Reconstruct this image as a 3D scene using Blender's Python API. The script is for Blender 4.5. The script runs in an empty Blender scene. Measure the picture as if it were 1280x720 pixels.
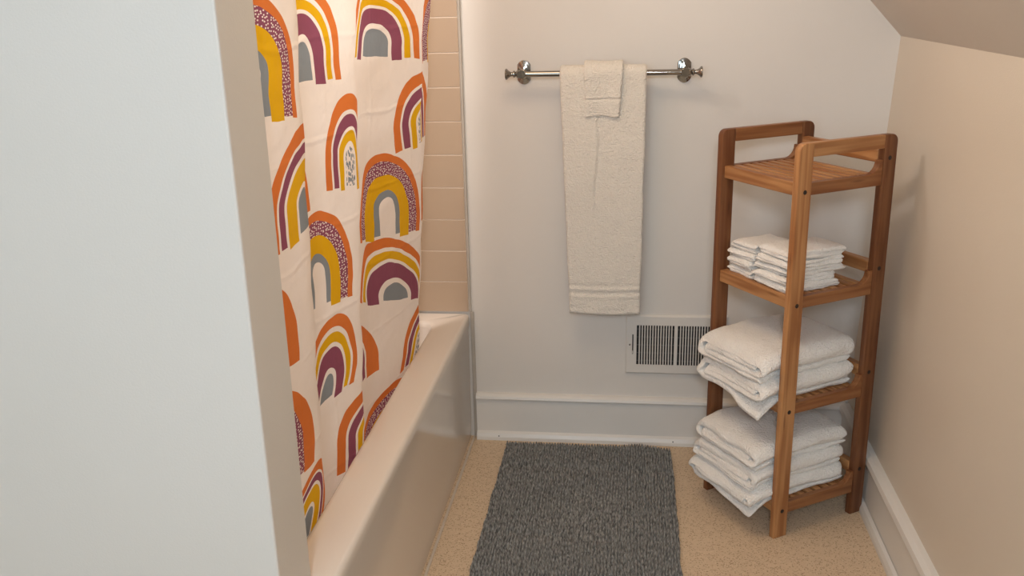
import bpy, bmesh, math, random
from mathutils import Vector, Matrix, noise

random.seed(7)
C = bpy.context.scene.collection
SC = bpy.context.scene
PI = math.pi

# ---------------------------------------------------------------- camera
cam = bpy.data.objects.new('camera', bpy.data.cameras.new('camera'))
C.objects.link(cam)
yaw, pitch, roll = 0.128385, -0.305696, -0.023731
fwd = Vector((-math.sin(yaw) * math.cos(pitch), math.cos(yaw) * math.cos(pitch), math.sin(pitch)))
rgt = Vector((math.cos(yaw), math.sin(yaw), 0))
upv = rgt.cross(fwd)
r2 = rgt * math.cos(roll) + upv * math.sin(roll)
u2 = -rgt * math.sin(roll) + upv * math.cos(roll)
cam.matrix_world = Matrix(((r2.x, u2.x, -fwd.x, 0), (r2.y, u2.y, -fwd.y, 0), (r2.z, u2.z, -fwd.z, 1.5), (0, 0, 0, 1)))
cam.data.sensor_width = 36
cam.data.lens = 36 * 1179 / 1280
cam.data.clip_start = 0.02
SC.camera = cam

# ---------------------------------------------------------------- world, lights, exposure
w = bpy.data.worlds.new('world'); SC.world = w
w.use_nodes = True
w.node_tree.nodes['Background'].inputs[0].default_value = (0.75, 0.87, 1.0, 1)
w.node_tree.nodes['Background'].inputs[1].default_value = 0.6
def area(name, loc, target, sx, sy, power, col):
    l = bpy.data.lights.new(name, 'AREA'); l.shape = 'RECTANGLE'; l.size = sx; l.size_y = sy
    l.energy = power; l.color = col
    o = bpy.data.objects.new(name, l); C.objects.link(o); o.location = loc
    o.rotation_euler = (Vector(target) - Vector(loc)).to_track_quat('-Z', 'Y').to_euler()
    return o
area('rear_window_daylight', (-0.75, -1.36, 1.65), (-0.55, 1.3, 1.45), 0.9, 1.0, 18.5, (0.62, 0.85, 1.0))
area('ceiling_lamp_light', (-0.28, 1.95, 2.2), (-0.28, 1.95, 0), 0.55, 0.55, 6.7, (1.0, 0.74, 0.46))
area('tub_fill_light', (-0.95, 2.2, 2.24), (-0.95, 2.2, 0), 0.3, 0.3, 15.5, (1.0, 0.93, 0.87))  # added fill: shines through the curtain to brighten it
area('room_fill_light', (0.15, -0.75, 2.12), (0.2, 2.2, 0.6), 0.5, 0.5, 74, (0.85, 0.92, 1.0))  # added frontal fill, brightens shelf towels from the camera side
SC.view_settings.view_transform = 'Standard'
SC.view_settings.look = 'None'
SC.view_settings.gamma = 1
SC.view_settings.use_curve_mapping = False
SC.view_settings.exposure = 0.0

# ---------------------------------------------------------------- object helpers
def link(name, me, mat=None, parent=None, smooth=False):
    o = bpy.data.objects.new(name, me); C.objects.link(o)
    if mat: me.materials.append(mat)
    if parent: o.parent = parent
    if smooth:
        for p in me.polygons: p.use_smooth = True
    return o
def thing(name, label, cat, loc=(0, 0, 0), rz=0, group=None):
    o = bpy.data.objects.new(name, None); C.objects.link(o)
    o.empty_display_size = 0.05; o.location = loc; o.rotation_euler = (0, 0, rz)
    tag(o, label, cat, group); return o
def tag(o, label, cat, group=None):
    o['label'] = label; o['category'] = cat
    if group: o['group'] = group
    return o
def struct(o):
    o['kind'] = 'structure'; return o
def pyd(verts, faces):
    me = bpy.data.meshes.new('mesh'); me.from_pydata([tuple(v) for v in verts], [], faces); me.update()
    return me
def bm_mesh(bm):
    bmesh.ops.recalc_face_normals(bm, faces=bm.faces)
    me = bpy.data.meshes.new('mesh'); bm.to_mesh(me); bm.free(); return me
def bevel(bm, w, seg=2):
    bmesh.ops.bevel(bm, geom=list(bm.edges), offset=w, segments=seg, profile=0.5, affect='EDGES', clamp_overlap=True)
def add_box(bm, lo, hi):
    g = bmesh.ops.create_cube(bm, size=1)
    for v in g['verts']:
        v.co = Vector([(lo[k] + hi[k]) / 2 + v.co[k] * (hi[k] - lo[k]) for k in range(3)])
def box(lo, hi, bw=0.0, seg=2):
    bm = bmesh.new(); add_box(bm, lo, hi)
    if bw: bevel(bm, bw, seg)
    return bm_mesh(bm)
def boxes(lst):
    bm = bmesh.new()
    for lo, hi in lst: add_box(bm, lo, hi)
    return bm_mesh(bm)
def prism(pts, axis, a, b, bw=0.0):
    """closed outline pts extruded along axis (0,1,2) from a to b"""
    def P(p, t):
        q = list(p); q.insert(axis, t); return q
    bm = bmesh.new()
    A = [bm.verts.new(P(p, a)) for p in pts]; B = [bm.verts.new(P(p, b)) for p in pts]
    n = len(pts)
    f1 = bm.faces.new(A); f2 = bm.faces.new(B[::-1])
    for i in range(n): bm.faces.new((A[i], B[i], B[(i + 1) % n], A[(i + 1) % n]))
    bmesh.ops.recalc_face_normals(bm, faces=bm.faces)
    if bw:
        es = [e for e in bm.edges if f1 in e.link_faces or f2 in e.link_faces]
        bmesh.ops.bevel(bm, geom=es, offset=bw, segments=2, profile=0.5, affect='EDGES', clamp_overlap=True)
    return bm_mesh(bm)
def lathe(profile, axis, origin, seg=24):
    """profile: list of (distance along axis, radius)"""
    o = Vector(origin); ax = Vector(axis).normalized()
    e1 = ax.orthogonal().normalized(); e2 = ax.cross(e1)
    vs, fs = [], []
    for d, r in profile:
        for k in range(seg):
            t = 2 * PI * k / seg
            vs.append(o + ax * d + (e1 * math.cos(t) + e2 * math.sin(t)) * r)
    n = len(profile)
    for i in range(n - 1):
        for k in range(seg):
            fs.append((i * seg + k, i * seg + (k + 1) % seg, (i + 1) * seg + (k + 1) % seg, (i + 1) * seg + k))
    fs.append(tuple(range(seg))[::-1]); fs.append(tuple(range((n - 1) * seg, n * seg)))
    bm = bmesh.new(); me = pyd(vs, fs); bm.from_mesh(me); bpy.data.meshes.remove(me)
    return bm_mesh(bm)
def autosmooth(o, ang=40):
    me = o.data
    for p in me.polygons: p.use_smooth = True
    bm = bmesh.new(); bm.from_mesh(me)
    for e in bm.edges:
        if len(e.link_faces) == 2 and e.calc_face_angle(0) > math.radians(ang): e.smooth = False
    bm.to_mesh(me); bm.free(); return o
def sm(a, b, x):
    t = min(max((x - a) / (b - a), 0), 1); return t * t * (3 - 2 * t)
def ns(x, y, z): return noise.noise(Vector((x, y, z)))

# ---------------------------------------------------------------- materials
class NT:
    def __init__(s, tree): s.t = tree
    def n(s, typ, ins=None, **kw):
        nd = s.t.nodes.new(typ)
        for k, v in kw.items(): setattr(nd, k, v)
        for k, v in (ins or {}).items():
            if hasattr(v, 'is_output') or isinstance(v, bpy.types.NodeSocket): s.t.links.new(v, nd.inputs[k])
            else: nd.inputs[k].default_value = v
        return nd
    def math(s, op, a, b=0.0, c=0.0):
        return s.n('ShaderNodeMath', {0: a, 1: b, 2: c}, operation=op).outputs[0]
    def mix(s, fac, a, b):
        nd = s.n('ShaderNodeMix', data_type='RGBA')
        for k, v in ((0, fac), (6, a), (7, b)):
            if isinstance(v, bpy.types.NodeSocket): s.t.links.new(v, nd.inputs[k])
            else: nd.inputs[k].default_value = v if k == 0 else (*v[:3], 1)
        return nd.outputs[2]
def lin(r, g, b):
    f = lambda c: (c / 255 / 12.92) if c / 255 <= 0.04045 else ((c / 255 + 0.055) / 1.055) ** 2.4
    return (f(r), f(g), f(b), 1)
def new_mat(name, col=(0.8, 0.8, 0.8, 1), rough=0.5, metal=0.0, spec=0.5):
    m = bpy.data.materials.new(name); m.use_nodes = True
    b = m.node_tree.nodes['Principled BSDF']
    b.inputs['Base Color'].default_value = col; b.inputs['Roughness'].default_value = rough
    b.inputs['Metallic'].default_value = metal; b.inputs['Specular IOR Level'].default_value = spec
    return m, NT(m.node_tree), b
def noise_mat(name, c1, c2, scale, rough, bump=0.0, bscale=None, dist=0.002, spec=0.5, detail=4):
    m, t, b = new_mat(name, c1, rough, 0, spec)
    tc = t.n('ShaderNodeTexCoord').outputs['Object']
    nz = t.n('ShaderNodeTexNoise', {'Vector': tc, 'Scale': scale, 'Detail': detail})
    t.t.links.new(t.mix(nz.outputs[0], c1, c2), b.inputs['Base Color'])
    if bump:
        n2 = t.n('ShaderNodeTexNoise', {'Vector': tc, 'Scale': bscale or scale * 4, 'Detail': 3})
        bp = t.n('ShaderNodeBump', {'Height': n2.outputs[0], 'Strength': bump, 'Distance': dist})
        t.t.links.new(bp.outputs[0], b.inputs['Normal'])
    return m
M = {}
M['wall'] = noise_mat('wall_paint', lin(218, 213, 206), lin(222, 217, 211), 3, 0.5, 0.25, 260, 0.0012)
M['wall_warm'] = noise_mat('wall_paint_cream', lin(211, 199, 184), lin(215, 204, 189), 3, 0.5, 0.3, 240, 0.0012)
M['ceil'] = noise_mat('ceiling_paint', lin(206, 197, 187), lin(212, 203, 193), 3, 0.8, 0.5, 200, 0.002)
M['trim'] = noise_mat('trim_paint', lin(226, 223, 218), lin(220, 217, 212), 6, 0.35, 0.1, 60, 0.001)
M['tub'] = noise_mat('tub_acrylic', lin(224, 214, 204), lin(227, 217, 207), 2, 0.13, 0.03, 5, 0.004)
M['tile'] = noise_mat('tile_glaze', lin(186, 164, 142), lin(178, 156, 134), 5, 0.3, 0.05, 30, 0.001)
M['grout'] = noise_mat('tile_grout', lin(238, 224, 208), lin(226, 210, 194), 90, 0.9)
M['caulk'] = noise_mat('caulk', lin(214, 203, 190), lin(190, 178, 164), 20, 0.5)
M['caulk_grey'] = noise_mat('caulk_grey', lin(188, 180, 170), lin(165, 157, 147), 20, 0.5)
M['metal_white'] = noise_mat('register_enamel', lin(222, 218, 212), lin(214, 210, 204), 10, 0.35)
M['dark'] = noise_mat('dark_duct', lin(40, 38, 38), lin(28, 27, 27), 10, 0.7)
M['lamp_glass'], _, _b = new_mat('lamp_glass', (1, 0.95, 0.85, 1), 0.4)
_b.inputs['Emission Color'].default_value = (1.0, 0.82, 0.62, 1); _b.inputs['Emission Strength'].default_value = 0.5
M['chrome'] = noise_mat('chrome', lin(156, 152, 147), lin(148, 144, 140), 8, 0.07)
M['chrome'].node_tree.nodes['Principled BSDF'].inputs['Metallic'].default_value = 1.0

def floor_mat():
    m, t, b = new_mat('speckled_vinyl', rough=0.55, spec=0.3)
    tc = t.n('ShaderNodeTexCoord').outputs['Object']
    big = t.n('ShaderNodeTexNoise', {'Vector': tc, 'Scale': 45, 'Detail': 3}).outputs[0]
    base = t.mix(big, lin(216, 194, 166), lin(204, 180, 152))
    def speck(scale, lo, hi, frac):
        v = t.n('ShaderNodeTexVoronoi', {'Vector': tc, 'Scale': scale, 'Randomness': 1.0})
        sep = t.n('ShaderNodeSeparateColor', {0: v.outputs['Color']}).outputs[0]
        pick = t.math('LESS_THAN', sep, frac)
        near = t.n('ShaderNodeMapRange', {0: v.outputs['Distance'], 1: lo, 2: hi, 3: 1.0, 4: 0.0}).outputs[0]
        return t.math('MULTIPLY', pick, near)
    c = t.mix(speck(210, .15, .6, .32), base, lin(164, 136, 108))
    c = t.mix(speck(330, .2, .55, .22), c, lin(226, 206, 180))
    c = t.mix(speck(270, .15, .55, .12), c, lin(126, 100, 76))
    t.t.links.new(c, b.inputs['Base Color'])
    return m
M['floor'] = floor_mat()

def bamboo(axis, tone='', mul=(1, 1, 1)):
    m, t, b = new_mat('bamboo_' + 'xyz'[axis] + tone, rough=0.42, spec=0.4)
    tc = t.n('ShaderNodeTexCoord').outputs['Object']
    oi = t.n('ShaderNodeObjectInfo').outputs['Random']
    sc = [1.0, 1.0, 1.0]
    sc = [260.0] * 3; sc[axis] = 3.0
    mp = t.n('ShaderNodeMapping', {'Vector': tc, 'Scale': sc})
    off = t.n('ShaderNodeVectorMath', {0: mp.outputs[0], 1: t.n('ShaderNodeCombineXYZ', {0: t.math('MULTIPLY', oi, 31.0), 1: t.math('MULTIPLY', oi, 17.0), 2: t.math('MULTIPLY', oi, 7.0)}).outputs[0]}, operation='ADD').outputs[0]
    fine = t.n('ShaderNodeTexNoise', {'Vector': off, 'Scale': 1.0, 'Detail': 2}).outputs[0]
    sc2 = [60.0] * 3; sc2[axis] = 4.0
    mp2 = t.n('ShaderNodeMapping', {'Vector': tc, 'Scale': sc2})
    strip = t.n('ShaderNodeTexNoise', {'Vector': mp2.outputs[0], 'Scale': 1.0, 'Detail': 1}).outputs[0]
    c = t.mix(t.n('ShaderNodeMapRange', {0: strip, 1: .38, 2: .62}).outputs[0], lin(196, 144, 94), lin(158, 104, 62))
    c = t.mix(t.math('MULTIPLY', fine, 0.45), c, lin(132, 86, 52))
    # bamboo nodes: short dark marks across each strip, at irregular lengths
    sc3 = [42.0] * 3; sc3[axis] = 6.0
    mp3 = t.n('ShaderNodeMapping', {'Vector': tc, 'Scale': sc3})
    v = t.n('ShaderNodeTexVoronoi', {'Vector': t.n('ShaderNodeVectorMath', {0: mp3.outputs[0], 1: t.n('ShaderNodeCombineXYZ', {0: oi, 1: oi, 2: oi}).outputs[0]}, operation='ADD').outputs[0], 'Scale': 1.0})
    k = t.n('ShaderNodeMapRange', {0: v.outputs['Distance'], 1: 0.06, 2: 0.2, 3: 0.55, 4: 0.0}).outputs[0]
    c = t.mix(k, c, lin(104, 62, 36))
    val = t.math('ADD', t.math('MULTIPLY', oi, 0.16), 0.92)
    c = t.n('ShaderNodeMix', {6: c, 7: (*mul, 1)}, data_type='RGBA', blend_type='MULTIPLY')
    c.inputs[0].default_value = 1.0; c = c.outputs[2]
    hsv = t.n('ShaderNodeHueSaturation', {'Value': val, 'Color': c}).outputs[0]
    t.t.links.new(hsv, b.inputs['Base Color'])
    return m
BX, BY, BZ = bamboo(0), bamboo(1), bamboo(2)
# darker, redder bamboo tone for three legs, one handle and the side rails
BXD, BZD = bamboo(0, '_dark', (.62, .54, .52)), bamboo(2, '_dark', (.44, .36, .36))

def terry(name, col, col2, scale=420, bump=0.9, dist=0.004):
    m, t, b = new_mat(name, col, 0.95, 0, 0.1)
    tc = t.n('ShaderNodeTexCoord').outputs['Object']
    n1 = t.n('ShaderNodeTexNoise', {'Vector': tc, 'Scale': scale, 'Detail': 2}).outputs[0]
    n3 = t.n('ShaderNodeTexNoise', {'Vector': tc, 'Scale': scale / 2.2, 'Detail': 2}).outputs[0]
    h = t.math('ADD', n1, t.math('MULTIPLY', n3, 0.7))
    bp = t.n('ShaderNodeBump', {'Height': h, 'Strength': bump, 'Distance': dist})
    t.t.links.new(bp.outputs[0], b.inputs['Normal'])
    t.t.links.new(t.mix(n1, col2, col), b.inputs['Base Color'])
    b.inputs['Sheen Weight'].default_value = 0.25; b.inputs['Sheen Roughness'].default_value = 0.5
    return m
M['towel'] = terry('white_terry', lin(250, 248, 244), lin(240, 236, 230), 240, 1.0, 0.005)
M['towel_cream'] = terry('cream_white_terry', lin(240, 234, 224), lin(226, 219, 208), 260, 1.0, 0.005)
def rug_mat():
    m, t, b = new_mat('grey_chenille', rough=0.95, spec=0.1)
    tc = t.n('ShaderNodeTexCoord').outputs['Object']
    mp = t.n('ShaderNodeMapping', {'Vector': tc, 'Scale': (200.0, 70.0, 60.0)}).outputs[0]
    n1 = t.n('ShaderNodeTexNoise', {'Vector': mp, 'Scale': 1.0, 'Detail': 2}).outputs[0]
    k = t.n('ShaderNodeMapRange', {0: n1, 1: 0.36, 2: 0.66, 3: 0.0, 4: 1.0}).outputs[0]
    big = t.n('ShaderNodeTexNoise', {'Vector': tc, 'Scale': 6.0, 'Detail': 2}).outputs[0]
    c = t.mix(k, lin(70, 71, 71), lin(166, 166, 163))
    c = t.mix(t.math('MULTIPLY', big, 0.4), c, lin(132, 131, 128))
    t.t.links.new(c, b.inputs['Base Color'])
    bp = t.n('ShaderNodeBump', {'Height': n1, 'Strength': 1.0, 'Distance': 0.006})
    t.t.links.new(bp.outputs[0], b.inputs['Normal'])
    b.inputs['Sheen Weight'].default_value = 0.2
    return m
M['rug'] = rug_mat()

# ================================================================= THE SETTING
D = 2.985                                                # back wall plane
fl = struct(link('floor', box((-2.3, -1.4, -0.05), (0.9, 3.05, 0.0)), M['floor']))
wb = struct(link('wall_back', box((-1.4, D, 0), (0.95, D + 0.1, 2.4)), M['wall']))
# knee wall on the right leans out a little towards the top, as the old attic does
wr = struct(link('wall_right', prism([(0.722, 0), (0.785, 1.346), (0.9, 1.346), (0.9, 0)], 1, -1.4, D), M['wall_warm']))
# sloped ceiling rising to the left from the knee wall
struct(link('ceiling_slope', prism([(0.785, 1.346), (-0.10, 2.300), (-0.03, 2.365), (0.90, 1.365), (0.90, 1.346)], 1, -1.4, D), M['ceil']))
struct(link('ceiling', box((-2.3, -1.4, 2.30), (-0.02, D + 0.1, 2.36)), M['ceil']))
# partition beside the camera: end of the tub alcove
struct(link('wall_partition', box((-2.2, 1.315, 0), (-0.579, 1.46, 2.3), 0.004), M['wall']))
struct(link('wall_alcove', box((-1.4, 1.46, 0), (-1.30, D, 2.3)), M['tile']))
struct(link('wall_left', box((-2.3, -1.4, 0), (-2.2, 1.46, 2.3)), M['wall']))
# wall behind the viewer with a window (its daylight falls on the partition)
struct(link('wall_behind', boxes([((-2.3, -1.5, 0), (0.95, -1.4, 1.1)), ((-2.3, -1.5, 2.2), (0.95, -1.4, 2.4)),
      ((-2.3, -1.5, 1.1), (-1.25, -1.4, 2.2)), ((-0.25, -1.5, 1.1), (0.95, -1.4, 2.2))]), M['wall_warm']))
wi = struct(link('window_1', boxes([((-1.25, -1.48, 1.1), (-1.20, -1.39, 2.2)), ((-0.30, -1.48, 1.1), (-0.25, -1.39, 2.2)),
      ((-1.20, -1.48, 1.1), (-0.30, -1.39, 1.15)), ((-1.20, -1.48, 2.15), (-0.30, -1.39, 2.2)), ((-1.20, -1.46, 1.64), (-0.30, -1.42, 1.67))]), M['trim']))
gm, _, gb = new_mat('window_glass', (1, 1, 1, 1), 0.02); gb.inputs['Transmission Weight'].default_value = 1.0
for z0, z1 in ((1.15, 1.64), (1.67, 2.15)):
    link('pane', box((-1.20, -1.445, z0), (-0.30, -1.44, z1)), gm, wi)

# baseboards: plain board, rounded cap on top, shoe moulding at the floor
def base_profile(sx=1):
    board = [(0, 0.0), (0.016, 0.0), (0.016, 0.148), (0, 0.148)]
    cap = [(0, 0.148), (0.022, 0.148), (0.0245, 0.154), (0.022, 0.162), (0.012, 0.1685), (0.0, 0.170)]
    shoe = [(0.016, 0.0), (0.031, 0.0), (0.030, 0.012), (0.025, 0.024), (0.016, 0.030)]
    return board, cap, shoe
board, cap, shoe = base_profile()
bb = struct(link('baseboard_back', prism([(D - a, z) for a, z in board], 0, -0.518, 0.722), M['trim']))
link('cap_moulding', prism([(D - a, z) for a, z in cap], 0, -0.518, 0.722), M['trim'], bb)
link('shoe_moulding', prism([(D - a, z) for a, z in shoe], 0, -0.518, 0.722), M['trim'], bb)
br = struct(link('baseboard_right', prism([(0.722 + z * 0.0468 - a, z) for a, z in board], 1, -1.4, D - 0.016), M['trim']))
link('cap_moulding', prism([(0.722 + z * 0.0468 - a * 1.25, z + (0.006 if z > .16 else 0)) for a, z in cap], 1, -1.4, D - 0.022), M['trim'], br)
link('shoe_moulding', prism([(0.722 - a, z) for a, z in shoe], 1, -1.4, D - 0.03), M['trim'], br)
for px in (-0.44, 0.16):                                  # nail heads in the shoe moulding
    link('nail', lathe([(0, .0022), (.0012, .0022)], (0, -1, 0), (px, D - 0.0285, 0.016), 8), M['dark'], bb)

# tile surround above the tub, each tile set proud of the grout
TX0, TW, TH, TZ = -0.533, 0.2, 0.1068, 0.466
struct(link('trim_1', box((-1.30, D - 0.0055, TZ), (TX0 - 0.001, D, 2.02)), M['grout'])).name = 'trim_grout_bed'
tile_me = box((0, -0.0016, 0), (TW - 0.0032, 0, TH - 0.0032), 0.0006, 2)
tile_me.materials.append(M['tile'])
for c in range(4):
    for r in range(14):
        o = bpy.data.objects.new('tile', tile_me); C.objects.link(o); o.parent = wb
        o.location = (TX0 - (c + 1) * TW + 0.0011 if c < 3 else -1.30, D - 0.0055 + random.uniform(-.0003, .0003), TZ + r * TH)
        if c == 3: o.scale.x = (1.30 + TX0 - 3 * TW) / TW
struct(link('trim_2', box((TX0, D - 0.009, TZ), (TX0 + 0.008, D, 2.02), 0.002), M['caulk_grey']))       # edge of the surround
struct(link('trim_3', box((TX0 + 0.003, D - 0.008, 0), (TX0 + 0.016, D, TZ), 0.003), M['caulk_grey']))  # caulk down the tub corner
struct(link('trim_4', box((TX0 - 0.001, 1.47, 0), (TX0 + 0.007, D - 0.006, 0.006), 0.0025), M['caulk'])) # caulk along the floor

# ================================================================= BATHTUB
def bathtub():
    """rim, apron and basin as one moulded shell: nested rounded rectangles"""
    x0, x1, y0, y1, H = -1.295, -0.533, 1.462, D - 0.006, 0.457
    def ring(ix0, ix1, iy0, iy1, z, r, n=6):
        a, b, c, d = x0 + ix0, x1 - ix1, y0 + iy0, y1 - iy1
        out = []
        for cx, cy, s in ((b - r, d - r, 0), (a + r, d - r, 1), (a + r, c + r, 2), (b - r, c + r, 3)):
            for k in range(n + 1):
                t = PI / 2 * (s + k / n)
                out.append((cx + r * math.cos(t), cy + r * math.sin(t), z))
        return out
    rings = [ring(0.0, 0.010, 0, 0, 0.0, .002), ring(0.0, 0.006, 0, 0, 0.06, .002), ring(0, 0.004, 0, 0, 0.40, .002), ring(0, 0.0, 0, 0, 0.425, .002), ring(0, 0, 0, 0, H - .012, .002),
             ring(.0, .003, .0, .0, H - .004, .002), ring(.0, .011, .0, .0, H, .003)]
    I = (.055, .104, .03, .085)                          # rim widths: wall side, room side, near end, far end
    def inner(g, z, r): return ring(I[0] + g, I[1] + g, I[2] + g, I[3] + g, z, r)
    rings += [inner(-.012, H, .045), inner(-.004, H - .002, .045), inner(.002, H - .008, .045), inner(.005, H - .02, .045), inner(.012, H - .18, .05), inner(.04, .13, .07), inner(.085, .085, .11), inner(.13, .075, .10), inner(.2, .072, .06)]
    n = len(rings[0]); vs = [p for r in rings for p in r]; fs = []
    for i in range(len(rings) - 1):
        for k in range(n):
            fs.append((i * n + k, i * n + (k + 1) % n, (i + 1) * n + (k + 1) % n, (i + 1) * n + k))
    fs.append(tuple((len(rings) - 1) * n + k for k in range(n)))
    t = link('bathtub', pyd(vs, fs), M['tub'])
    autosmooth(t, 50)
    tag(t, 'glossy off-white built-in bathtub with a wide flat rim, behind the rainbow curtain', 'bathtub')
bathtub()

# ================================================================= SHOWER CURTAIN
CT=[((-.600,1.485),(-.665,1.512)),((-.585,1.58),(-.655,1.62)),((-.592,1.695),(-.652,1.775)),((-.632,1.745),(-.688,1.82)),
((-.640,1.84),(-.695,1.90)),((-.610,1.95),(-.672,2.0)),((-.585,2.04),(-.652,2.09)),((-.613,2.145),(-.688,2.16)),
((-.641,2.336),(-.700,2.31)),((-.598,2.42),(-.674,2.48)),((-.545,2.51),(-.650,2.70)),((-.562,2.63),(-.656,2.74)),((-.575,2.80),(-.665,2.785))]
def curtain_xy(u,z):
    t=min(max((1.5-z)/1.043,0),1.25)
    P=[(a[0]+(b[0]-a[0])*t,a[1]+(b[1]-a[1])*t) for a,b in CT]
    n=len(P)-1; s=min(max(u,0),1)*n; i=min(int(s),n-1); f=s-i
    p0=P[max(i-1,0)];p1=P[i];p2=P[i+1];p3=P[min(i+2,n)]
    r=[]
    for k in (0,1):
        a,b,c,d=p0[k],p1[k],p2[k],p3[k]
        r.append(.5*(2*b+(c-a)*f+(2*a-5*b+4*c-d)*f*f+(3*b-a-3*c+d)*f**3))
    return r
NU=260
def arc_table():
    T=[0.0176];p=curtain_xy(0,1.0)
    for i in range(1,NU+1):
        q=curtain_xy(i/NU,1.0);T.append(T[-1]+math.hypot(q[0]-p[0],q[1]-p[1]));p=q
    return T

PRINTS = [
    ('T1',(.015,1.305),(.187,-.015),(0,.205),.36), ('T2',(.415,1.328),(.131,0),(0,.20),.22), ('T2',(.925,1.345),(.245,-.015),(0,.175),.2),
    ('T1',(1.57,1.305),(.36,-.005),(0,.24),.36), ('T3',(.572,1.085),(.094,-.01),(.004,.21),.31), ('T3',(1.205,1.09),(.175,0),(-.022,.205),.30),
    ('T4',(.232,1.065),(.165,.005),(0,.2),.27), ('T1',(.432,.84),(.132,-.01),(.005,.22),.36), ('T1',(.985,.865),(.187,-.033),(0,.23),.36),
    ('T2',(1.03,.66),(.25,-.085),(-.02,.195),.06), ('T4',(1.5,.83),(.165,0),(0,.22),.3), ('T5',(-.13,.835),(.278,-.015),(0,.23),.3),
    ('T2',(.437,.605),(.122,.005),(.05,.2),.08), ('T6',(.59,.53),(.33,-.03),(0,.19),.2), ('T1',(.975,.20),(.175,0),(0,.215),.3),
    ('T3',(.64,.36),(.165,-.03),(0,.2),.4), ('T1',(-.155,.59),(.357,-.02),(0,.26),.36), ('T4',(.13,.42),(.10,0),(.08,.13),.3), ('T3',(1.16,.40),(.11,-.015),(.05,.18),.35),
    ('T4',(.58,1.57),(.12,0),(0,.2),.3), ('T1',(.25,1.63),(.12,0),(0,.2),.3), ('T3',(.85,1.62),(.13,0),(0,.2),.3), ('T2',(1.15,1.62),(.12,0),(0,.2),.2),
]
def print_groups():
    cream = lin(249, 243, 237); orange = lin(222, 126, 62); yellow = lin(230, 180, 26); plum = lin(146, 84, 106); grey = lin(142, 152, 160); white = lin(246, 238, 232)
    bands = {  # (inner radius, outer radius, colour, dots)
        'T1': [(.20, .33, grey, 0), (.33, .62, yellow, 0), (.62, .855, plum, 1), (.855, 1.0, orange, 0)],
        'T2': [(.0, .26, grey, 0), (.345, .60, plum, 0), (.655, .785, yellow, 0), (.85, 1.0, orange, 0)],
        'T3': [(.0, .19, white, 2), (.27, .44, yellow, 0), (.50, .70, plum, 0), (.77, 1.0, orange, 0)],
        'T4': [(.0, .23, grey, 0), (.30, .60, yellow, 0), (.67, .82, plum, 0), (.87, 1.06, orange, 0)],
        'T5': [(.78, 1.0, orange, 0)], 'T6': [(.70, .80, plum, 0), (.85, 1.06, orange, 0)]}
    out = {}
    for key, bs in bands.items():
        g = bpy.data.node_groups.new('rainbow_' + key, 'ShaderNodeTree')
        for nm, ty, io in (('P', 'NodeSocketVector', 'INPUT'), ('Color', 'NodeSocketColor', 'INPUT'), ('Dots', 'NodeSocketFloat', 'INPUT'), ('Dashes', 'NodeSocketFloat', 'INPUT'), ('V0', 'NodeSocketFloat', 'INPUT'),
                           ('C', 'NodeSocketVector', 'INPUT'), ('A', 'NodeSocketVector', 'INPUT'), ('B', 'NodeSocketVector', 'INPUT'), ('Color', 'NodeSocketColor', 'OUTPUT')):
            g.interface.new_socket(nm, in_out=io, socket_type=ty)
        t = NT(g); gi = t.n('NodeGroupInput'); go = t.n('NodeGroupOutput')
        d = t.n('ShaderNodeVectorMath', {0: gi.outputs['P'], 1: gi.outputs['C']}, operation='SUBTRACT').outputs[0]
        u = t.n('ShaderNodeVectorMath', {0: d, 1: gi.outputs['A']}, operation='DOT_PRODUCT').outputs['Value']
        v = t.n('ShaderNodeVectorMath', {0: d, 1: gi.outputs['B']}, operation='DOT_PRODUCT').outputs['Value']
        v0 = gi.outputs['V0']
        up = t.math('DIVIDE', t.math('MAXIMUM', t.math('SUBTRACT', v, v0), 0.0), t.math('SUBTRACT', 1.0, v0))
        rho = t.math('SQRT', t.math('ADD', t.math('MULTIPLY', u, u), t.math('MULTIPLY', up, up)))
        col = gi.outputs['Color']
        for i, (a, b, c, dots) in enumerate(bs):
            foot = (0.03, -0.02, 0.015, 0.0)[i % 4]
            m = t.math('MULTIPLY', t.math('GREATER_THAN', rho, a) if a else t.math('GREATER_THAN', v, -1.0), t.math('LESS_THAN', rho, b))
            m = t.math('MULTIPLY', m, t.math('GREATER_THAN', v, foot))
            if key == 'T6': m = t.math('MULTIPLY', m, t.math('GREATER_THAN', u, .45))
            cc = c
            if dots == 1: cc = t.mix(gi.outputs['Dots'], c, white)
            if dots == 2: cc = t.mix(gi.outputs['Dashes'], c, grey)
            col = t.mix(m, col, cc)
        t.t.links.new(col, go.inputs['Color'])
        out[key] = g
    return out, cream
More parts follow.
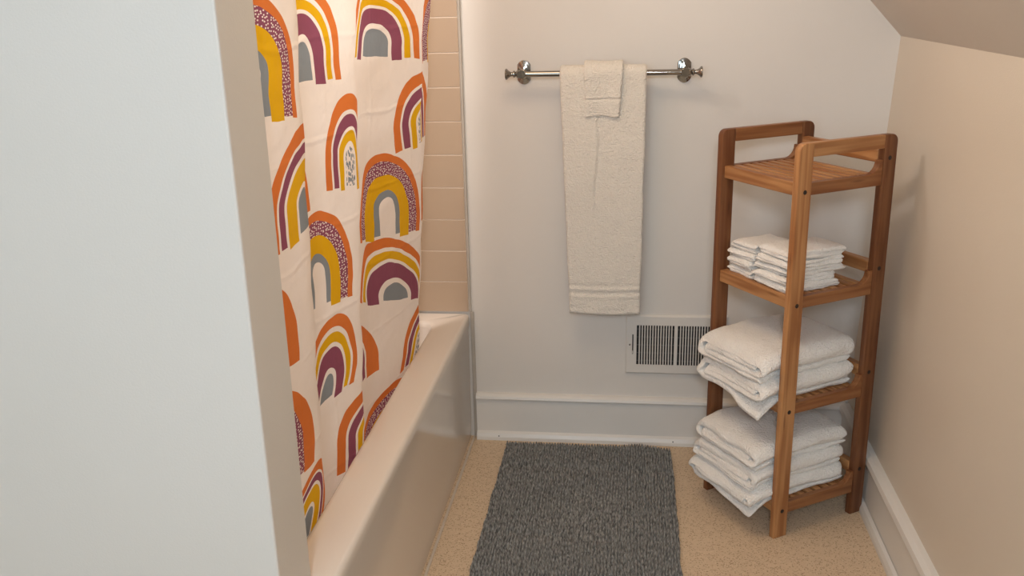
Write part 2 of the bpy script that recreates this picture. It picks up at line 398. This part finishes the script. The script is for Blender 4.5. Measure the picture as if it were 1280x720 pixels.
def curtain_mat():
    m, t, b = new_mat('printed_curtain', rough=0.65, spec=0.25)
    G, cream = print_groups()
    uv = t.n('ShaderNodeUVMap', uv_map='print').outputs[0]
    wob = t.n('ShaderNodeTexNoise', {'Vector': uv, 'Scale': 16.0, 'Detail': 1}).outputs[1]
    wob = t.n('ShaderNodeVectorMath', {0: t.n('ShaderNodeVectorMath', {0: wob, 1: (.5, .5, .5)}, operation='SUBTRACT').outputs[0], 'Scale': 0.010}, operation='SCALE').outputs[0]
    p = t.n('ShaderNodeVectorMath', {0: uv, 1: wob}, operation='ADD').outputs[0]
    stretch = t.n('ShaderNodeMapping', {'Vector': uv, 'Scale': (0.62, 1, 1)}).outputs[0]
    dv = t.n('ShaderNodeTexVoronoi', {'Vector': stretch, 'Scale': 172.0, 'Randomness': .7}, voronoi_dimensions='2D').outputs['Distance']
    dots = t.math('LESS_THAN', dv, 0.26)
    st2 = t.n('ShaderNodeMapping', {'Vector': uv, 'Scale': (1.0, 0.5, 1)}).outputs[0]
    dv2 = t.n('ShaderNodeTexVoronoi', {'Vector': st2, 'Scale': 170.0}, voronoi_dimensions='2D').outputs['Distance']
    dash = t.math('LESS_THAN', dv2, 0.42)
    col = t.n('ShaderNodeRGB').outputs[0]; col.default_value = cream
    for ty, c, e1, e2, v0 in PRINTS:
        det = e1[0] * e2[1] - e1[1] * e2[0]
        g = t.n('ShaderNodeGroup'); g.node_tree = G[ty]
        g.inputs['V0'].default_value = v0
        g.inputs['C'].default_value = (c[0], c[1], 0)
        g.inputs['A'].default_value = (e2[1] / det, -e2[0] / det, 0)
        g.inputs['B'].default_value = (-e1[1] / det, e1[0] / det, 0)
        t.t.links.new(p, g.inputs['P']); t.t.links.new(col, g.inputs['Color']); t.t.links.new(dots, g.inputs['Dots']); t.t.links.new(dash, g.inputs['Dashes'])
        col = g.outputs['Color']
    t.t.links.new(col, b.inputs['Base Color'])
    nz = t.n('ShaderNodeTexNoise', {'Vector': t.n('ShaderNodeTexCoord').outputs['Object'], 'Scale': 22, 'Detail': 3}).outputs[0]
    sp = t.n('ShaderNodeSeparateXYZ', {0: p})
    def crease(coord, period, off, wd):
        f = t.math('ABSOLUTE', t.math('SUBTRACT', t.math('FRACT', t.math('ADD', t.math('DIVIDE', coord, period), off)), 0.5))
        return t.n('ShaderNodeMapRange', {0: f, 1: 0.0, 2: wd / period, 3: 1.0, 4: 0.0}, interpolation_type='SMOOTHSTEP').outputs[0]
    low = t.n('ShaderNodeTexNoise', {'Vector': uv, 'Scale': 6.0, 'Detail': 1}).outputs[0]
    vv = t.math('ADD', sp.outputs[1], t.math('MULTIPLY', low, 0.03))
    cr = t.math('ADD', crease(vv, 0.2, 0.35, 0.010), t.math('MULTIPLY', crease(sp.outputs[0], 0.21, 0.2, 0.010), 0.5))
    hh = t.math('ADD', t.math('MULTIPLY', nz, 1.6), t.math('MULTIPLY', cr, low))
    bp = t.n('ShaderNodeBump', {'Height': hh, 'Strength': 0.9, 'Distance': 0.005}).outputs[0]
    t.t.links.new(bp, b.inputs['Normal'])
    tr = t.n('ShaderNodeBsdfTranslucent', {'Color': col})
    mx = t.n('ShaderNodeMixShader', {0: 0.5, 1: b.outputs[0], 2: tr.outputs[0]})
    t.t.links.new(mx.outputs[0], m.node_tree.nodes['Material Output'].inputs['Surface'])
    return m
def curtain():
    T = arc_table(); NZ = 150; z0, z1 = 0.30, 1.93
    vs, fs, uvs = [], [], []
    for j in range(NZ + 1):
        z = z0 + (z1 - z0) * j / NZ
        zz = z
        for i in range(NU + 1):
            x, y = curtain_xy(i / NU, zz)
            # packing creases: shallow sharp ridges at even heights and widths
            f = ((z + 0.02 * math.sin(T[i] * 9) - 0.06) / 0.20) % 1.0; k = abs(f - .5) * 2
            x -= 0.004 * (1 - k) ** 1.3
            f2 = (T[i] / 0.21 + .3) % 1.0
            x -= 0.0025 * (1 - abs(f2 - .5) * 2) ** 1.3
            x += 0.004 * ns(T[i] * 7, z * 5, 3.1) * sm(.5, .7, z)
            vs.append((x, y, z)); uvs.append((T[i], z))
    n = NU + 1
    for j in range(NZ):
        for i in range(NU):
            fs.append((j * n + i, j * n + i + 1, (j + 1) * n + i + 1, (j + 1) * n + i))
    me = pyd(vs, fs)
    ul = me.uv_layers.new(name='print')
    for l in me.loops: ul.data[l.index].uv = uvs[l.vertex_index]
    o = link('shower_curtain', me, curtain_mat(), None, True)
    tag(o, 'cream shower curtain printed with orange, yellow and plum rainbows, hanging into the tub', 'curtain')
    return o
cu = curtain()
rod = thing('curtain_rod', 'straight metal rod above the tub carrying the rainbow curtain', 'rod', (-0.585, 1.46, 1.97))
def lk(name, me, mat, par, smooth=True):
    o = link(name, me, mat, par)
    return autosmooth(o) if smooth else o
lk('rod', lathe([(0.004, .0125), (D - 1.46 - .008, .0125)], (0, 1, 0), (0, 0, 0)), M['chrome'], rod)
for yy, s in ((0, 1), (D - 1.46 - .004, -1)):
    lk('flange', lathe([(0, .03), (.006, .03), (.014, .016), (.02, .016)], (0, s, 0), (0, yy if s > 0 else yy + .0035, 0)), M['chrome'], rod)
for i in range(12):                                      # rings joining curtain and rod
    yy = 1.50 + i * 0.115
    bm = bmesh.new(); R_, r_ = .024, .002
    vs = []; 
    for a in range(24):
        A = 2 * PI * a / 24
        for b2 in range(6):
            B = 2 * PI * b2 / 6
            vs.append(((R_ + r_ * math.cos(B)) * math.cos(A) - .0, r_ * math.sin(B) + yy - 1.46, (R_ + r_ * math.cos(B)) * math.sin(A) - .022))
    fs = [(a * 6 + b2, ((a + 1) % 24) * 6 + b2, ((a + 1) % 24) * 6 + (b2 + 1) % 6, a * 6 + (b2 + 1) % 6) for a in range(24) for b2 in range(6)]
    bm.free(); lk('curtain_ring', pyd(vs, fs), M['chrome'], rod)

# ================================================================= TOWEL BAR
BY_, BZ_ = 2.915, 1.256                                  # bar axis
tb = thing('towel_bar', 'polished chrome towel bar with flared ends on the back wall', 'towel bar', (-0.085, D, BZ_))
def L3(x, y, z): return (x + 0.085, y - D, z - BZ_)
for px, s in ((-0.331, -1), (0.160, 1)):
    # wall plate: sides cut straight, rounded top and bottom, stepped twice
    for nm, hw, hh, y0, y1 in (('wall_plate', .0205, .037, 0, .007), ('plate_step', .0165, .030, .007, .012), ('plate_boss', .0105, .021, .012, .018)):
        pts = []
        for a in range(-50, 51, 10):
            t = math.radians(a); pts.append((px + .085 + math.sin(t) / math.sin(math.radians(50)) * hw, (hh - .014) + .014 * (math.cos(t) - math.cos(math.radians(50))) / (1 - math.cos(math.radians(50)))))
        out = pts + [(p[0], -p[1]) for p in reversed(pts)]
        o = link(nm, prism(out, 1, -y1, -y0, .0012), M['chrome'], tb); autosmooth(o, 35)
    lk('post', lathe([(0, .011), (.012, .0075), (.035, .0065), (.046, .009), (.052, .0125), (.060, .0135), (.068, .0125)], (0, -1, 0), L3(px, D - .014, BZ_)), M['chrome'], tb)
    lk('finial', lathe([(-.014, .0095), (.010, .0115), (.013, .0125), (.016, .0095), (.019, .0075), (.022, .0105), (.025, .0105), (.028, .0065), (.033, .0065), (.040, .011), (.045, .0165), (.048, .017), (.050, .0155), (.051, .002)], (s, 0, 0), L3(px, BY_, BZ_), 28), M['chrome'], tb)
lk('bar', lathe([(0, .0088), (.4905, .0088)], (1, 0, 0), L3(-.331, BY_, BZ_), 24), M['chrome'], tb)

def hung(name, x0t, x1t, x0b, x1b, rad, zf, zb, thick, fold, bands, label, nx=70, seed=0, hem=.006):
    """towel hung over the bar: thick sheet swept down the front, over the bar and down the back"""
    rr = rad + thick / 2
    path = []
    nf = 150
    for k in range(nf + 1): path.append((BY_ - rr, zf + (BZ_ - zf) * k / nf))
    for k in range(1, 16): a = PI * k / 16; path.append((BY_ - rr * math.cos(a), BZ_ + rr * math.sin(a)))
    nb = 30
    for k in range(nb + 1): path.append((BY_ + rr, BZ_ + (zb - BZ_) * k / nb))
    n = len(path)
    nor = []
    for i in range(n):
        a = path[max(i - 1, 0)]; b = path[min(i + 1, n - 1)]
        dy, dz = b[0] - a[0], b[1] - a[1]; l = math.hypot(dy, dz); nor.append((-dz / l, dy / l))
    vs = []
    def pt(i, u, side):
        y, z = path[i]; ny, nz = nor[i]
        t = sm(BZ_, zf, z) if False else min(max((BZ_ - z) / (BZ_ - zf), 0), 1)
        xl = x0t + (x0b - x0t) * t; xr = x1t + (x1b - x1t) * t
        x = xl + (xr - xl) * u
        edge = min(u, 1 - u) * (xr - xl); ed = min(edge / .008, 1); th = thick * (.45 + .55 * math.sqrt(max(ed * (2 - ed), 0)))
        front = i <= nf
        if front:
            e2 = min((z - zf) / .006, 1); th *= .5 + .5 * math.sqrt(max(e2 * (2 - e2), 0))
        off = side * th / 2
        if side > 0:
            off += fold(u, z, front)
            if front:
                for zc, wd, hgt in bands: off += hgt * math.exp(-((z - zc - .0015 * math.sin(u * 5 + zc * 40)) / wd) ** 2)
                off += .0016 * ns(x * 22 + seed, z * 22, 1.7) + .0006 * ns(x * 130, z * 130, seed)
        x += .0022 * ns(z * 9 + seed, u * 3, 4.2) + .0007 * ns(z * 90, u * 40, 2.2)
        wave = .004 * math.sin(u * 4 + 1 + seed) * t if front else 0
        dz = .0025 * math.sin(u * 6 + seed) * t * t if front else 0
        return (x, y + ny * off + wave * .5, z + nz * off + dz)
    for side in (1, -1):
        for i in range(n):
            for j in range(nx + 1): vs.append(pt(i, j / nx, side))
    m = nx + 1; N = n * m; fs = []
    for i in range(n - 1):
        for j in range(nx):
            a = i * m + j
            fs.append((a, a + 1, a + m + 1, a + m)); fs.append((N + a, N + a + m, N + a + m + 1, N + a + 1))
        fs.append((i * m, (i + 1) * m, N + (i + 1) * m, N + i * m)); j = nx
        fs.append((i * m + j, N + i * m + j, N + (i + 1) * m + j, (i + 1) * m + j))
    for i in (0, n - 1):
        for j in range(nx): fs.append((i * m + j, N + i * m + j, N + i * m + j + 1, i * m + j + 1))
    bm = bmesh.new(); me = pyd(vs, fs); bm.from_mesh(me)
    o = link(name, bm_mesh(bm), M['towel_cream'], None, True)
    return o
def fold_big(u, z, front):
    # the long edge folded over to the front: a step that runs down from under the small towel and fades out
    if not front: return 0
    x = .42 - .05 * sm(1.02, .90, z)
    return .0055 * (1 - sm(x - .006, x + .018, u)) * sm(.80, .93, z) + .002 * math.sin(u * 7) * (1 - u)
t1 = hung('bath_towel', -.2135, .0465, -.187, .0385, .010, .495, .66, .015, fold_big,
          [(.592, .0045, -.0030), (.580, .004, .0022), (.567, .006, -.0036), (.555, .0035, .0026), (.513, .002, -.0025)],
          '', seed=1.3)
tag(t1, 'large white bath towel with woven stripes near its hem, hanging from the chrome bar', 'towel')
t2 = hung('hand_towel', -.1395, -.0245, -.136, -.0365, .027, 1.130, 1.17, .011, lambda u, z, f: .0018 * math.sin(u * 5 + 2),
          [(1.181, .0035, -.0026), (1.188, .003, .0012), (1.140, .0015, -.001)], '', nx=46, seed=5.1)
tag(t2, 'small white hand towel draped over the larger towel on the chrome bar', 'towel')

# ================================================================= WALL REGISTER
vx0, vx1, vz0, vz1 = -.0065, .326, .2565, .4665
vt = thing('wall_register', 'white metal floor-level air vent with two banks of slats on the back wall', 'vent', ((vx0 + vx1) / 2, D, vz0))
ox, oz = -(vx0 + vx1) / 2, -vz0
def VB(a, b, bw=0): return box((a[0] + ox, a[1], a[2] + oz), (b[0] + ox, b[1], b[2] + oz), bw)
bx = [.031, .1545, .1655, .2885]; sz0, sz1 = .290, .4305
plate = bmesh.new()
def PB(x0, z0, x1, z1, y0=-.011, y1=-.007): add_box(plate, (x0 + ox, y0, z0 + oz), (x1 + ox, y1, z1 + oz))
e = .006
PB(vx0 + e, sz1, vx1 - e, vz1 - e); PB(vx0 + e, vz0 + e, vx1 - e, sz0)
PB(vx0 + e, sz0, .0165, sz1); PB(.0205, sz0, bx[0], sz1); PB(bx[3], sz0, vx1 - e, sz1); PB(bx[1], sz0, bx[2], sz1)
PB(.0165, .327 - .0, .0205, sz0); PB(.0165, .398, .0205, sz1)
# sloped rim down to the wall
q = [(vx0, vz0), (vx1, vz0), (vx1, vz1), (vx0, vz1)]; qi = [(vx0 + e, vz0 + e), (vx1 - e, vz0 + e), (vx1 - e, vz1 - e), (vx0 + e, vz1 - e)]
o_ = [plate.verts.new((x + ox, 0, z + oz)) for x, z in q]; m_ = [plate.verts.new((x + ox, -.006, z + oz)) for x, z in q]; i_ = [plate.verts.new((x + ox, -.011, z + oz)) for x, z in qi]
for k in range(4):
    plate.faces.new((o_[k], o_[(k + 1) % 4], m_[(k + 1) % 4], m_[k])); plate.faces.new((m_[k], m_[(k + 1) % 4], i_[(k + 1) % 4], i_[k]))
link('face_plate', bm_mesh(plate), M['metal_white'], vt)
link('duct_back', VB((vx0 + .012, -.0025, vz0 + .012), (vx1 - .012, -.0005, vz1 - .012)), M['dark'], vt)
M['vane'] = noise_mat('vane_paint', lin(104, 100, 95), lin(84, 80, 76), 10, 0.5)
for k in range(5):
    link('damper_vane', VB((bx[0], -.0045, .302 + k * .028), (bx[3], -.0030, .3035 + k * .028)), M['vane'], vt)
for a, b in ((bx[0], bx[1]), (bx[2], bx[3])):
    nl = 13; p = (b - a) / 14
    for k in range(nl):
        xc = a + p * (k + 1) + p * .05
        me = prism([(xc - .0020 + ox, -.0108), (xc + .0016 + ox, -.0108), (xc + .0024 + ox, -.0045), (xc + .0012 + ox, -.0045)], 2, sz0 + oz, sz1 + oz)
        link('louver', me, M['metal_white'], vt)
link('damper_lever', VB((.0172, -.020, .3335), (.0198, -.004, .3385), .0006), M['metal_white'], vt)
for xx in (.0085, .311):
    lk('screw', lathe([(0, .0032), (.0012, .003), (.002, .0015)], (0, -1, 0), (xx + ox, -.0108, .3615 + oz), 14), M['chrome'], vt)

# ================================================================= BATH RUG
def rug():
    x0, x1, y0, y1 = -.408, .153, 2.02, 2.925
    ribs = 62; per = 6; nx = ribs * per; ny = 330
    rnd = random.Random(3); ph = [rnd.random() * 9 for _ in range(ribs + 1)]
    vs = []; fs = []
    for j in range(ny + 1):
        v = j / ny; yb = y0 + (y1 - y0) * v
        for i in range(nx + 1):
            u = i / nx; rib = min(int(u * ribs), ribs - 1); fx = u * ribs - rib
            x = x0 + (x1 - x0) * u + .0035 * ns(yb * 22, u * 18, 3.3) + .004 * ns(yb * 6, 1.1, 0) + .003 * ns(yb * 60, u * 30, .5)
            x += (.010 * (1 - v)) * (1 if u < .5 else 1) * 0 + (-.004 + .008 * u) * (1 - v)
            y = yb + .006 * ns(u * 5, 2.2, 0) * sm(.85, 1, v) + .004 * ns(u * 60, v * 40, 7)
            y -= .030 * sm(.86, 1.0, u) * sm(.93, 1.0, v) * 0.5
            tuft = .5 + .5 * math.sin((yb / .0105) * 2 * PI + ph[rib] * 6 + 1.6 * ns(rib * 3.3, yb * 30, 0))
            prof = math.sin(PI * fx) ** .7
            h = .0035 + .0145 * prof * (.50 + .50 * tuft) + .0016 * ns(rib * 5.1, yb * 70, 2)
            ye = yb + .012 * ns(u * 2.5, 0, 4.4)
            crease = math.exp(-((ye - 2.745 - .01 * math.sin(u * 4)) / .008) ** 2) * (.5 + .5 * sm(.0, .3, u) ) + .6 * math.exp(-((ye - 2.36 + .03 * u) / .012) ** 2) * (1 - .6 * u)
            h = max(h - .014 * crease, .001)
            bulge = .004 * math.exp(-((ye - 2.70) / .03) ** 2) + .0035 * math.exp(-((ye - 2.79) / .03) ** 2)
            lift = .010 * math.exp(-((u - .80) / .08) ** 2) * sm(.96, 1, v)
            flat = .7 + .3 * sm(.12, .30, math.hypot(u - .55, (v - .50) * 1.3))
            z = .004 + (h * flat + bulge + lift) * min(1, min(i, nx - i) / 3 + .25, ) * min(1, min(j, ny - j) / 6 + .2)
            vs.append((x, y, z))
    m = nx + 1
    for j in range(ny):
        for i in range(nx): a = j * m + i; fs.append((a, a + 1, a + m + 1, a + m))
    # skirt and underside
    N = len(vs); edge = [i for i in range(m)] + [j * m + nx for j in range(1, ny + 1)] + [ny * m + i for i in range(nx - 1, -1, -1)] + [j * m for j in range(ny - 1, 0, -1)]
    for k in edge: vs.append((vs[k][0], vs[k][1], .0005))
    E = len(edge)
    for k in range(E): fs.append((edge[k], N + k, N + (k + 1) % E, edge[(k + 1) % E]))
    fs.append(tuple(N + k for k in range(E))[::-1])
    o = link('bath_rug', pyd(vs, fs), M['rug'], None, True)
    tag(o, 'dark grey ribbed chenille bath rug lying on the speckled floor beside the tub', 'rug')
rug()

# ================================================================= BAMBOO SHELF
SO, SA = (0.42, 2.403, 0.0), math.radians(32.5)
W_, HT, LW_, LT = .330, 1.120, .045, .021                # square plan, height, leg width and thickness
TIERS = [.105, .410, .715, 1.018]
sh = thing('bamboo_shelf', 'tall four-tier bamboo shelf tower with slatted tiers, standing in the corner', 'shelf', SO, SA)
R_ = .020
def leg_outline(x0, x1, outer_left):
    pts = [(x0, 0), (x1, 0)]
    if outer_left:
        pts += [(x1, HT)] + [(x0 + R_ - R_ * math.sin(math.radians(a)), HT - R_ + R_ * math.cos(math.radians(a))) for a in range(0, 91, 15)]
    else:
        pts += [(x1 - R_ + R_ * math.cos(math.radians(a)), HT - R_ + R_ * math.sin(math.radians(a))) for a in range(0, 91, 15)] + [(x0, HT)]
    return pts
def bolt(x, y, z, s, par):
    o = lk('bolt', lathe([(0, .0060), (.0004, .0060), (.0007, .0048), (.0009, .0005)], (0, s, 0), (x, y, z), 14), M['bolt'], par)
M['bolt'] = noise_mat('dark_bolt', lin(46, 34, 28), lin(30, 24, 22), 60, 0.6)
for y0, s in ((0, -1), (W_ - LT, 1)):
    yf = 0 if s < 0 else W_
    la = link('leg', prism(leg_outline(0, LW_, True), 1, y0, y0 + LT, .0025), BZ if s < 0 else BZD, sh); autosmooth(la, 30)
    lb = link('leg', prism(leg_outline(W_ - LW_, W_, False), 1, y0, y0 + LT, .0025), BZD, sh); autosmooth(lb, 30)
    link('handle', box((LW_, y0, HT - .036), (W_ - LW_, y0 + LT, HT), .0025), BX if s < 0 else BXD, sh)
    for zt in TIERS:
        bolt(.024, yf, zt - .022, s, la); bolt(W_ - .024, yf, zt + .040, s, lb)
        # side rail: rises in a quarter round at the rear to carry the back rail
        rb = W_ - LW_
        pts = [(LW_, zt - .032), (rb, zt - .032), (rb, zt + .036), (rb - .011, zt + .036)]
        pts += [(rb - .011 - .034 + .034 * math.cos(math.radians(a)), zt + .034 - .034 * math.sin(math.radians(a))) for a in range(0, 91, 15)]
        pts += [(LW_, zt)]
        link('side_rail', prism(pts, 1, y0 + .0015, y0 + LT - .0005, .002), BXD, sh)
for zt in TIERS:
    yi0, yi1 = LT, W_ - LT
    link('front_rail', box((.010, yi0, zt - .034), (.036, yi1, zt + .001), .003), BY, sh)
    link('back_rail', box((W_ - LW_ - .001, yi0, zt + .026), (W_ - LW_ + .023, yi1, zt + .060), .003), BY, sh)
    for k in range(8):
        x = .0445 + k * .0300
        link('slat', box((x, yi0 - .0, zt - .016), (x + .0198, yi1, zt - .0005), .002), BY, sh)

# ================================================================= FOLDED TOWELS
def ribbon_path(Dw, h, inner, u=False):
    """centre line (q, z) of a towel folded on itself; q runs from the left end to the right end"""
    L1, L2, L3, L4 = .125 * h, .375 * h, .625 * h, .875 * h
    def line(q0, q1, z, n=9): return [(q0 + (q1 - q0) * k / n, z) for k in range(n + 1)]
    def arc(q, za, zb, s, sx=1.0, n=8):
        r = (zb - za) / 2
        return [(q + s * abs(r) * sx * math.sin(PI * k / n), (za + zb) / 2 - r * math.cos(PI * k / n)) for k in range(1, n)]
    if u: return line(Dw - .30 * h, .3 * h, .75 * h, 12) + arc(.3 * h, .75 * h, .25 * h, -1, 1.0, 10) + line(.3 * h, Dw - .25 * h, .25 * h, 12)
    ro = .375 * h
    a, b = inner, Dw - .28 * h
    p = line(b - .16 * h, a, L3) + arc(a, L3, L2, -1) + line(a, b, L2) + arc(b, L2, L4, 1, 1.0) + line(b, ro * 1.15, L4, 12)
    p += arc(ro * 1.15, L4, L1, -1, 1.0, 12) + line(ro * 1.15, Dw - .10 * h, L1, 12)
    return p
def folded_mesh(Lx, Dw, h, seed, puff, sag, nx=26, skew=0.0, flap=0.0, u=False):
    path = ribbon_path(Dw, h, .42 * h + .015, u)
    t = (.53 if u else .265) * h; er = .55 * t
    def ext(p, q): d = math.hypot(q[0] - p[0], q[1] - p[1]); return [(p[0] + (q[0] - p[0]) * f * t / d, p[1] + (q[1] - p[1]) * f * t / d) for f in (.0, .06, .18, .34, .5)]
    path = ext(path[0], path[1]) + path[1:-1] + ext(path[-1], path[-2])[::-1]
    n = len(path)
    nor = []
    for i in range(n):
        a = path[max(i - 1, 0)]; b = path[min(i + 1, n - 1)]; dq, dz = b[0] - a[0], b[1] - a[1]; l = math.hypot(dq, dz) or 1
        nor.append((-dz / l, dq / l))
    ea = [er * f for f in (0, .08, .22, .45, .7, 1)]
    xs = ea + [er + (Lx - 2 * er) * k / nx for k in range(1, nx)] + [Lx - v for v in ea[::-1]]
    m = len(xs); vs = []; fs = []
    for side in (1, -1):
        for k, x in enumerate(xs):
            e = min(x, Lx - x) / er; e = min(e, 1); th = t * (.08 + .92 * math.sqrt(max(e * (2 - e), 0)))
            for i, (q, z) in enumerate(path):
                off = side * th / 2
                tip = min(i, n - 1 - i)
                if tip < 4: off *= (.10, .48, .77, .95)[tip]
                qq = q + nor[i][0] * off; zz = z + nor[i][1] * off
                # uneven hand folding
                f = zz / h
                px = x + .009 * ns(qq * 14 + seed, f * 2.2, 1.3) * (1 - e * .3) + (.006 if u else .014) * ns(f * 2.7, seed, 5.5)
                qq += .010 * ns(x * 10, f * 2.6, seed) + skew * (x / Lx) + .0022 * ns(x * 60 + seed, f * 7, qq * 30)
                dome = puff * f * (1 - (2 * x / Lx - 1) ** 2 * .55) * (.55 + .45 * math.sin(PI * min(max(qq / Dw, 0), 1)))
                zz = zz + dome + .004 * f * ns(qq * 16, x * 16, seed + 2) + .0018 * ns(qq * 45 + seed, x * 45, f * 6) + .0008 * ns(qq * 170, x * 170, f * 20 + seed)
                E = min(min(x, Lx - x) / ((.50 if u else .30) * h), 1); lo_ = .42 if u else .74
                fr = lo_ + (1 - lo_) * math.sqrt(max(E * (2 - E), 0))
                E2 = min(max(Dw - qq, 0) / ((.50 if u else .30) * h), 1); fr *= lo_ + (1 - lo_) * math.sqrt(max(E2 * (2 - E2), 0))
                zz = h * .5 + (zz - h * .5) * fr
                over = max(.07 - x, 0) / .07
                zz -= sag * over * over
                if flap and i > n - 15:
                    w = min(1, (i - (n - 15)) / 6); zz -= flap * w * max(.085 - x, 0) / .085 * sm(.35, .95, qq / Dw)
                vs.append((px, Dw - qq, zz))
    N = m * n
    for k in range(m - 1):
        for i in range(n - 1):
            a = k * n + i
            fs.append((a, a + 1, a + n + 1, a + n)); fs.append((N + a, N + a + n, N + a + n + 1, N + a + 1))
        for i in (0, n - 1):
            a = k * n + i; fs.append((a, a + n, N + a + n, N + a))
    for k in (0, m - 1):
        for i in range(n - 1):
            a = k * n + i; fs.append((a, a + 1, N + a + 1, N + a))
    bm = bmesh.new(); bm.from_mesh(pyd(vs, fs))
    return bm_mesh(bm)
ca, sa = math.cos(SA), math.sin(SA)
def SW(x, y, z): return (SO[0] + ca * x - sa * y, SO[1] + sa * x + ca * y, z)
def folded(name, x0, x1, y0, y1, z, h, seed, label, group, rz=0, puff=.006, sag=.0, skew=0, flap=0, nx=26, u=False):
    o = link(name, folded_mesh(x1 - x0, y1 - y0, h, seed, puff, sag, nx, skew, flap, u), M['towel'], None, True)
    o.location = SW(x0, y0, z); o.rotation_euler = (0, 0, SA + rz)
    tag(o, label, 'towel', group); return o
G3, G4 = 'folded bath towels on the third tier', 'folded bath towels on the bottom tier'
folded('folded_bath_towel', -.055, .272, .026, .304, .4105, .066, 2.1, 'white folded bath towel directly on the third tier, one corner drooping over the front edge', G3, .0, .004, .012, -.004, .042)
folded('folded_bath_towel', -.050, .275, .030, .306, .4775, .068, 9.4, 'thick white folded bath towel on top of the pair on the third tier', G3, .0, .014, .016, 0)
folded('folded_bath_towel', -.070, .270, .026, .306, .1055, .055, 4.3, 'white folded bath towel at the bottom of the stack of three on the lowest tier', G4, 0, .002, .022, 0, .020)
folded('folded_bath_towel', -.062, .268, .028, .304, .1615, .055, 6.7, 'white folded bath towel in the middle of the stack of three on the lowest tier', G4, .0, .002, .020, 0)
folded('folded_bath_towel', -.056, .274, .030, .300, .2175, .057, 12.8, 'puffy white folded bath towel topping the stack of three on the lowest tier', G4, .0, .012, .016, 0)
GW1, GW2 = 'small stack of folded washcloths on the second tier', 'large stack of folded washcloths on the second tier'
ordl = ['bottom', 'second from bottom', 'third from bottom', 'top']
z = .7155
for k in range(4):
    h = (.022, .0225, .0225, .022)[k]
    dx = (.000, -.002, .004, .010)[k]
    folded('folded_washcloth', .022 + dx, .165 + dx, .178 + .004 * (k % 2), .288 - .006 * (k == 3), z, h, 20 + k * 3.3,
           'white folded washcloth, %s of the four in the left stack' % ordl[k], GW1, .02 * (k - 1.5), .001 + .003 * (k == 3), 0, nx=14, u=True)
    z += h + .0012
ordr = ['bottom', 'second from bottom', 'middle', 'second from top', 'top']
z = .7155
for k in range(5):
    h = (.019, .020, .020, .021, .022)[k]
    dx = (.004, .002, .010, .006, .014)[k]; x1 = (.196, .190, .212, .206, .212)[k]
    folded('folded_washcloth', .012 + dx, x1, .028 + .003 * ((k * 2) % 3), .166 - .004 * (k % 2) - .006 * (k == 4), z, h, 40 + k * 2.9,
           'white folded washcloth, %s of the five in the right stack' % ordr[k], GW2, .012 * ((k * 3) % 4 - 1.5), .001 + .004 * (k == 4), 0, nx=16, u=True)
    z += h + .0012

# ================================================================= LAMPS (above and behind the view; tub and room ones are added fill)
cl = thing('ceiling_lamp', 'round frosted ceiling lamp over the bath, glowing warm white', 'lamp', (-0.28, 1.95, 2.3))
lk('base', lathe([(0, .29), (.02, .29), (.025, .28)], (0, 0, -1), (0, 0, 0), 32), M['metal_white'], cl)
lk('shade', lathe([(.025, .28), (.045, .27), (.062, .21), (.074, .12), (.078, .01)], (0, 0, -1), (0, 0, 0), 32), M['lamp_glass'], cl)
tl = thing('added_tub_lamp', 'added small round frosted lamp over the tub, lighting the curtain from behind', 'lamp', (-0.95, 2.2, 2.3))  # unseen fixture, added to go with the tub fill
lk('base', lathe([(0, .12), (.016, .12), (.02, .105)], (0, 0, -1), (0, 0, 0), 32), M['metal_white'], tl)
lk('shade', lathe([(.02, .105), (.034, .10), (.046, .08), (.052, .05), (.055, .01)], (0, 0, -1), (0, 0, 0), 32), M['lamp_glass'], tl)
rl = thing('added_room_lamp', 'added square frosted ceiling lamp behind the viewer, filling in light on camera-facing sides', 'lamp', (0.15, -0.75, 2.3))  # unseen fixture, added to carry the frontal fill
link('base', box((-.26, -.26, -.03), (.10, .26, 0), .004), M['metal_white'], rl)
link('shade', box((-.25, -.25, -.07), (.09, .25, -.03), .012), M['lamp_glass'], rl)
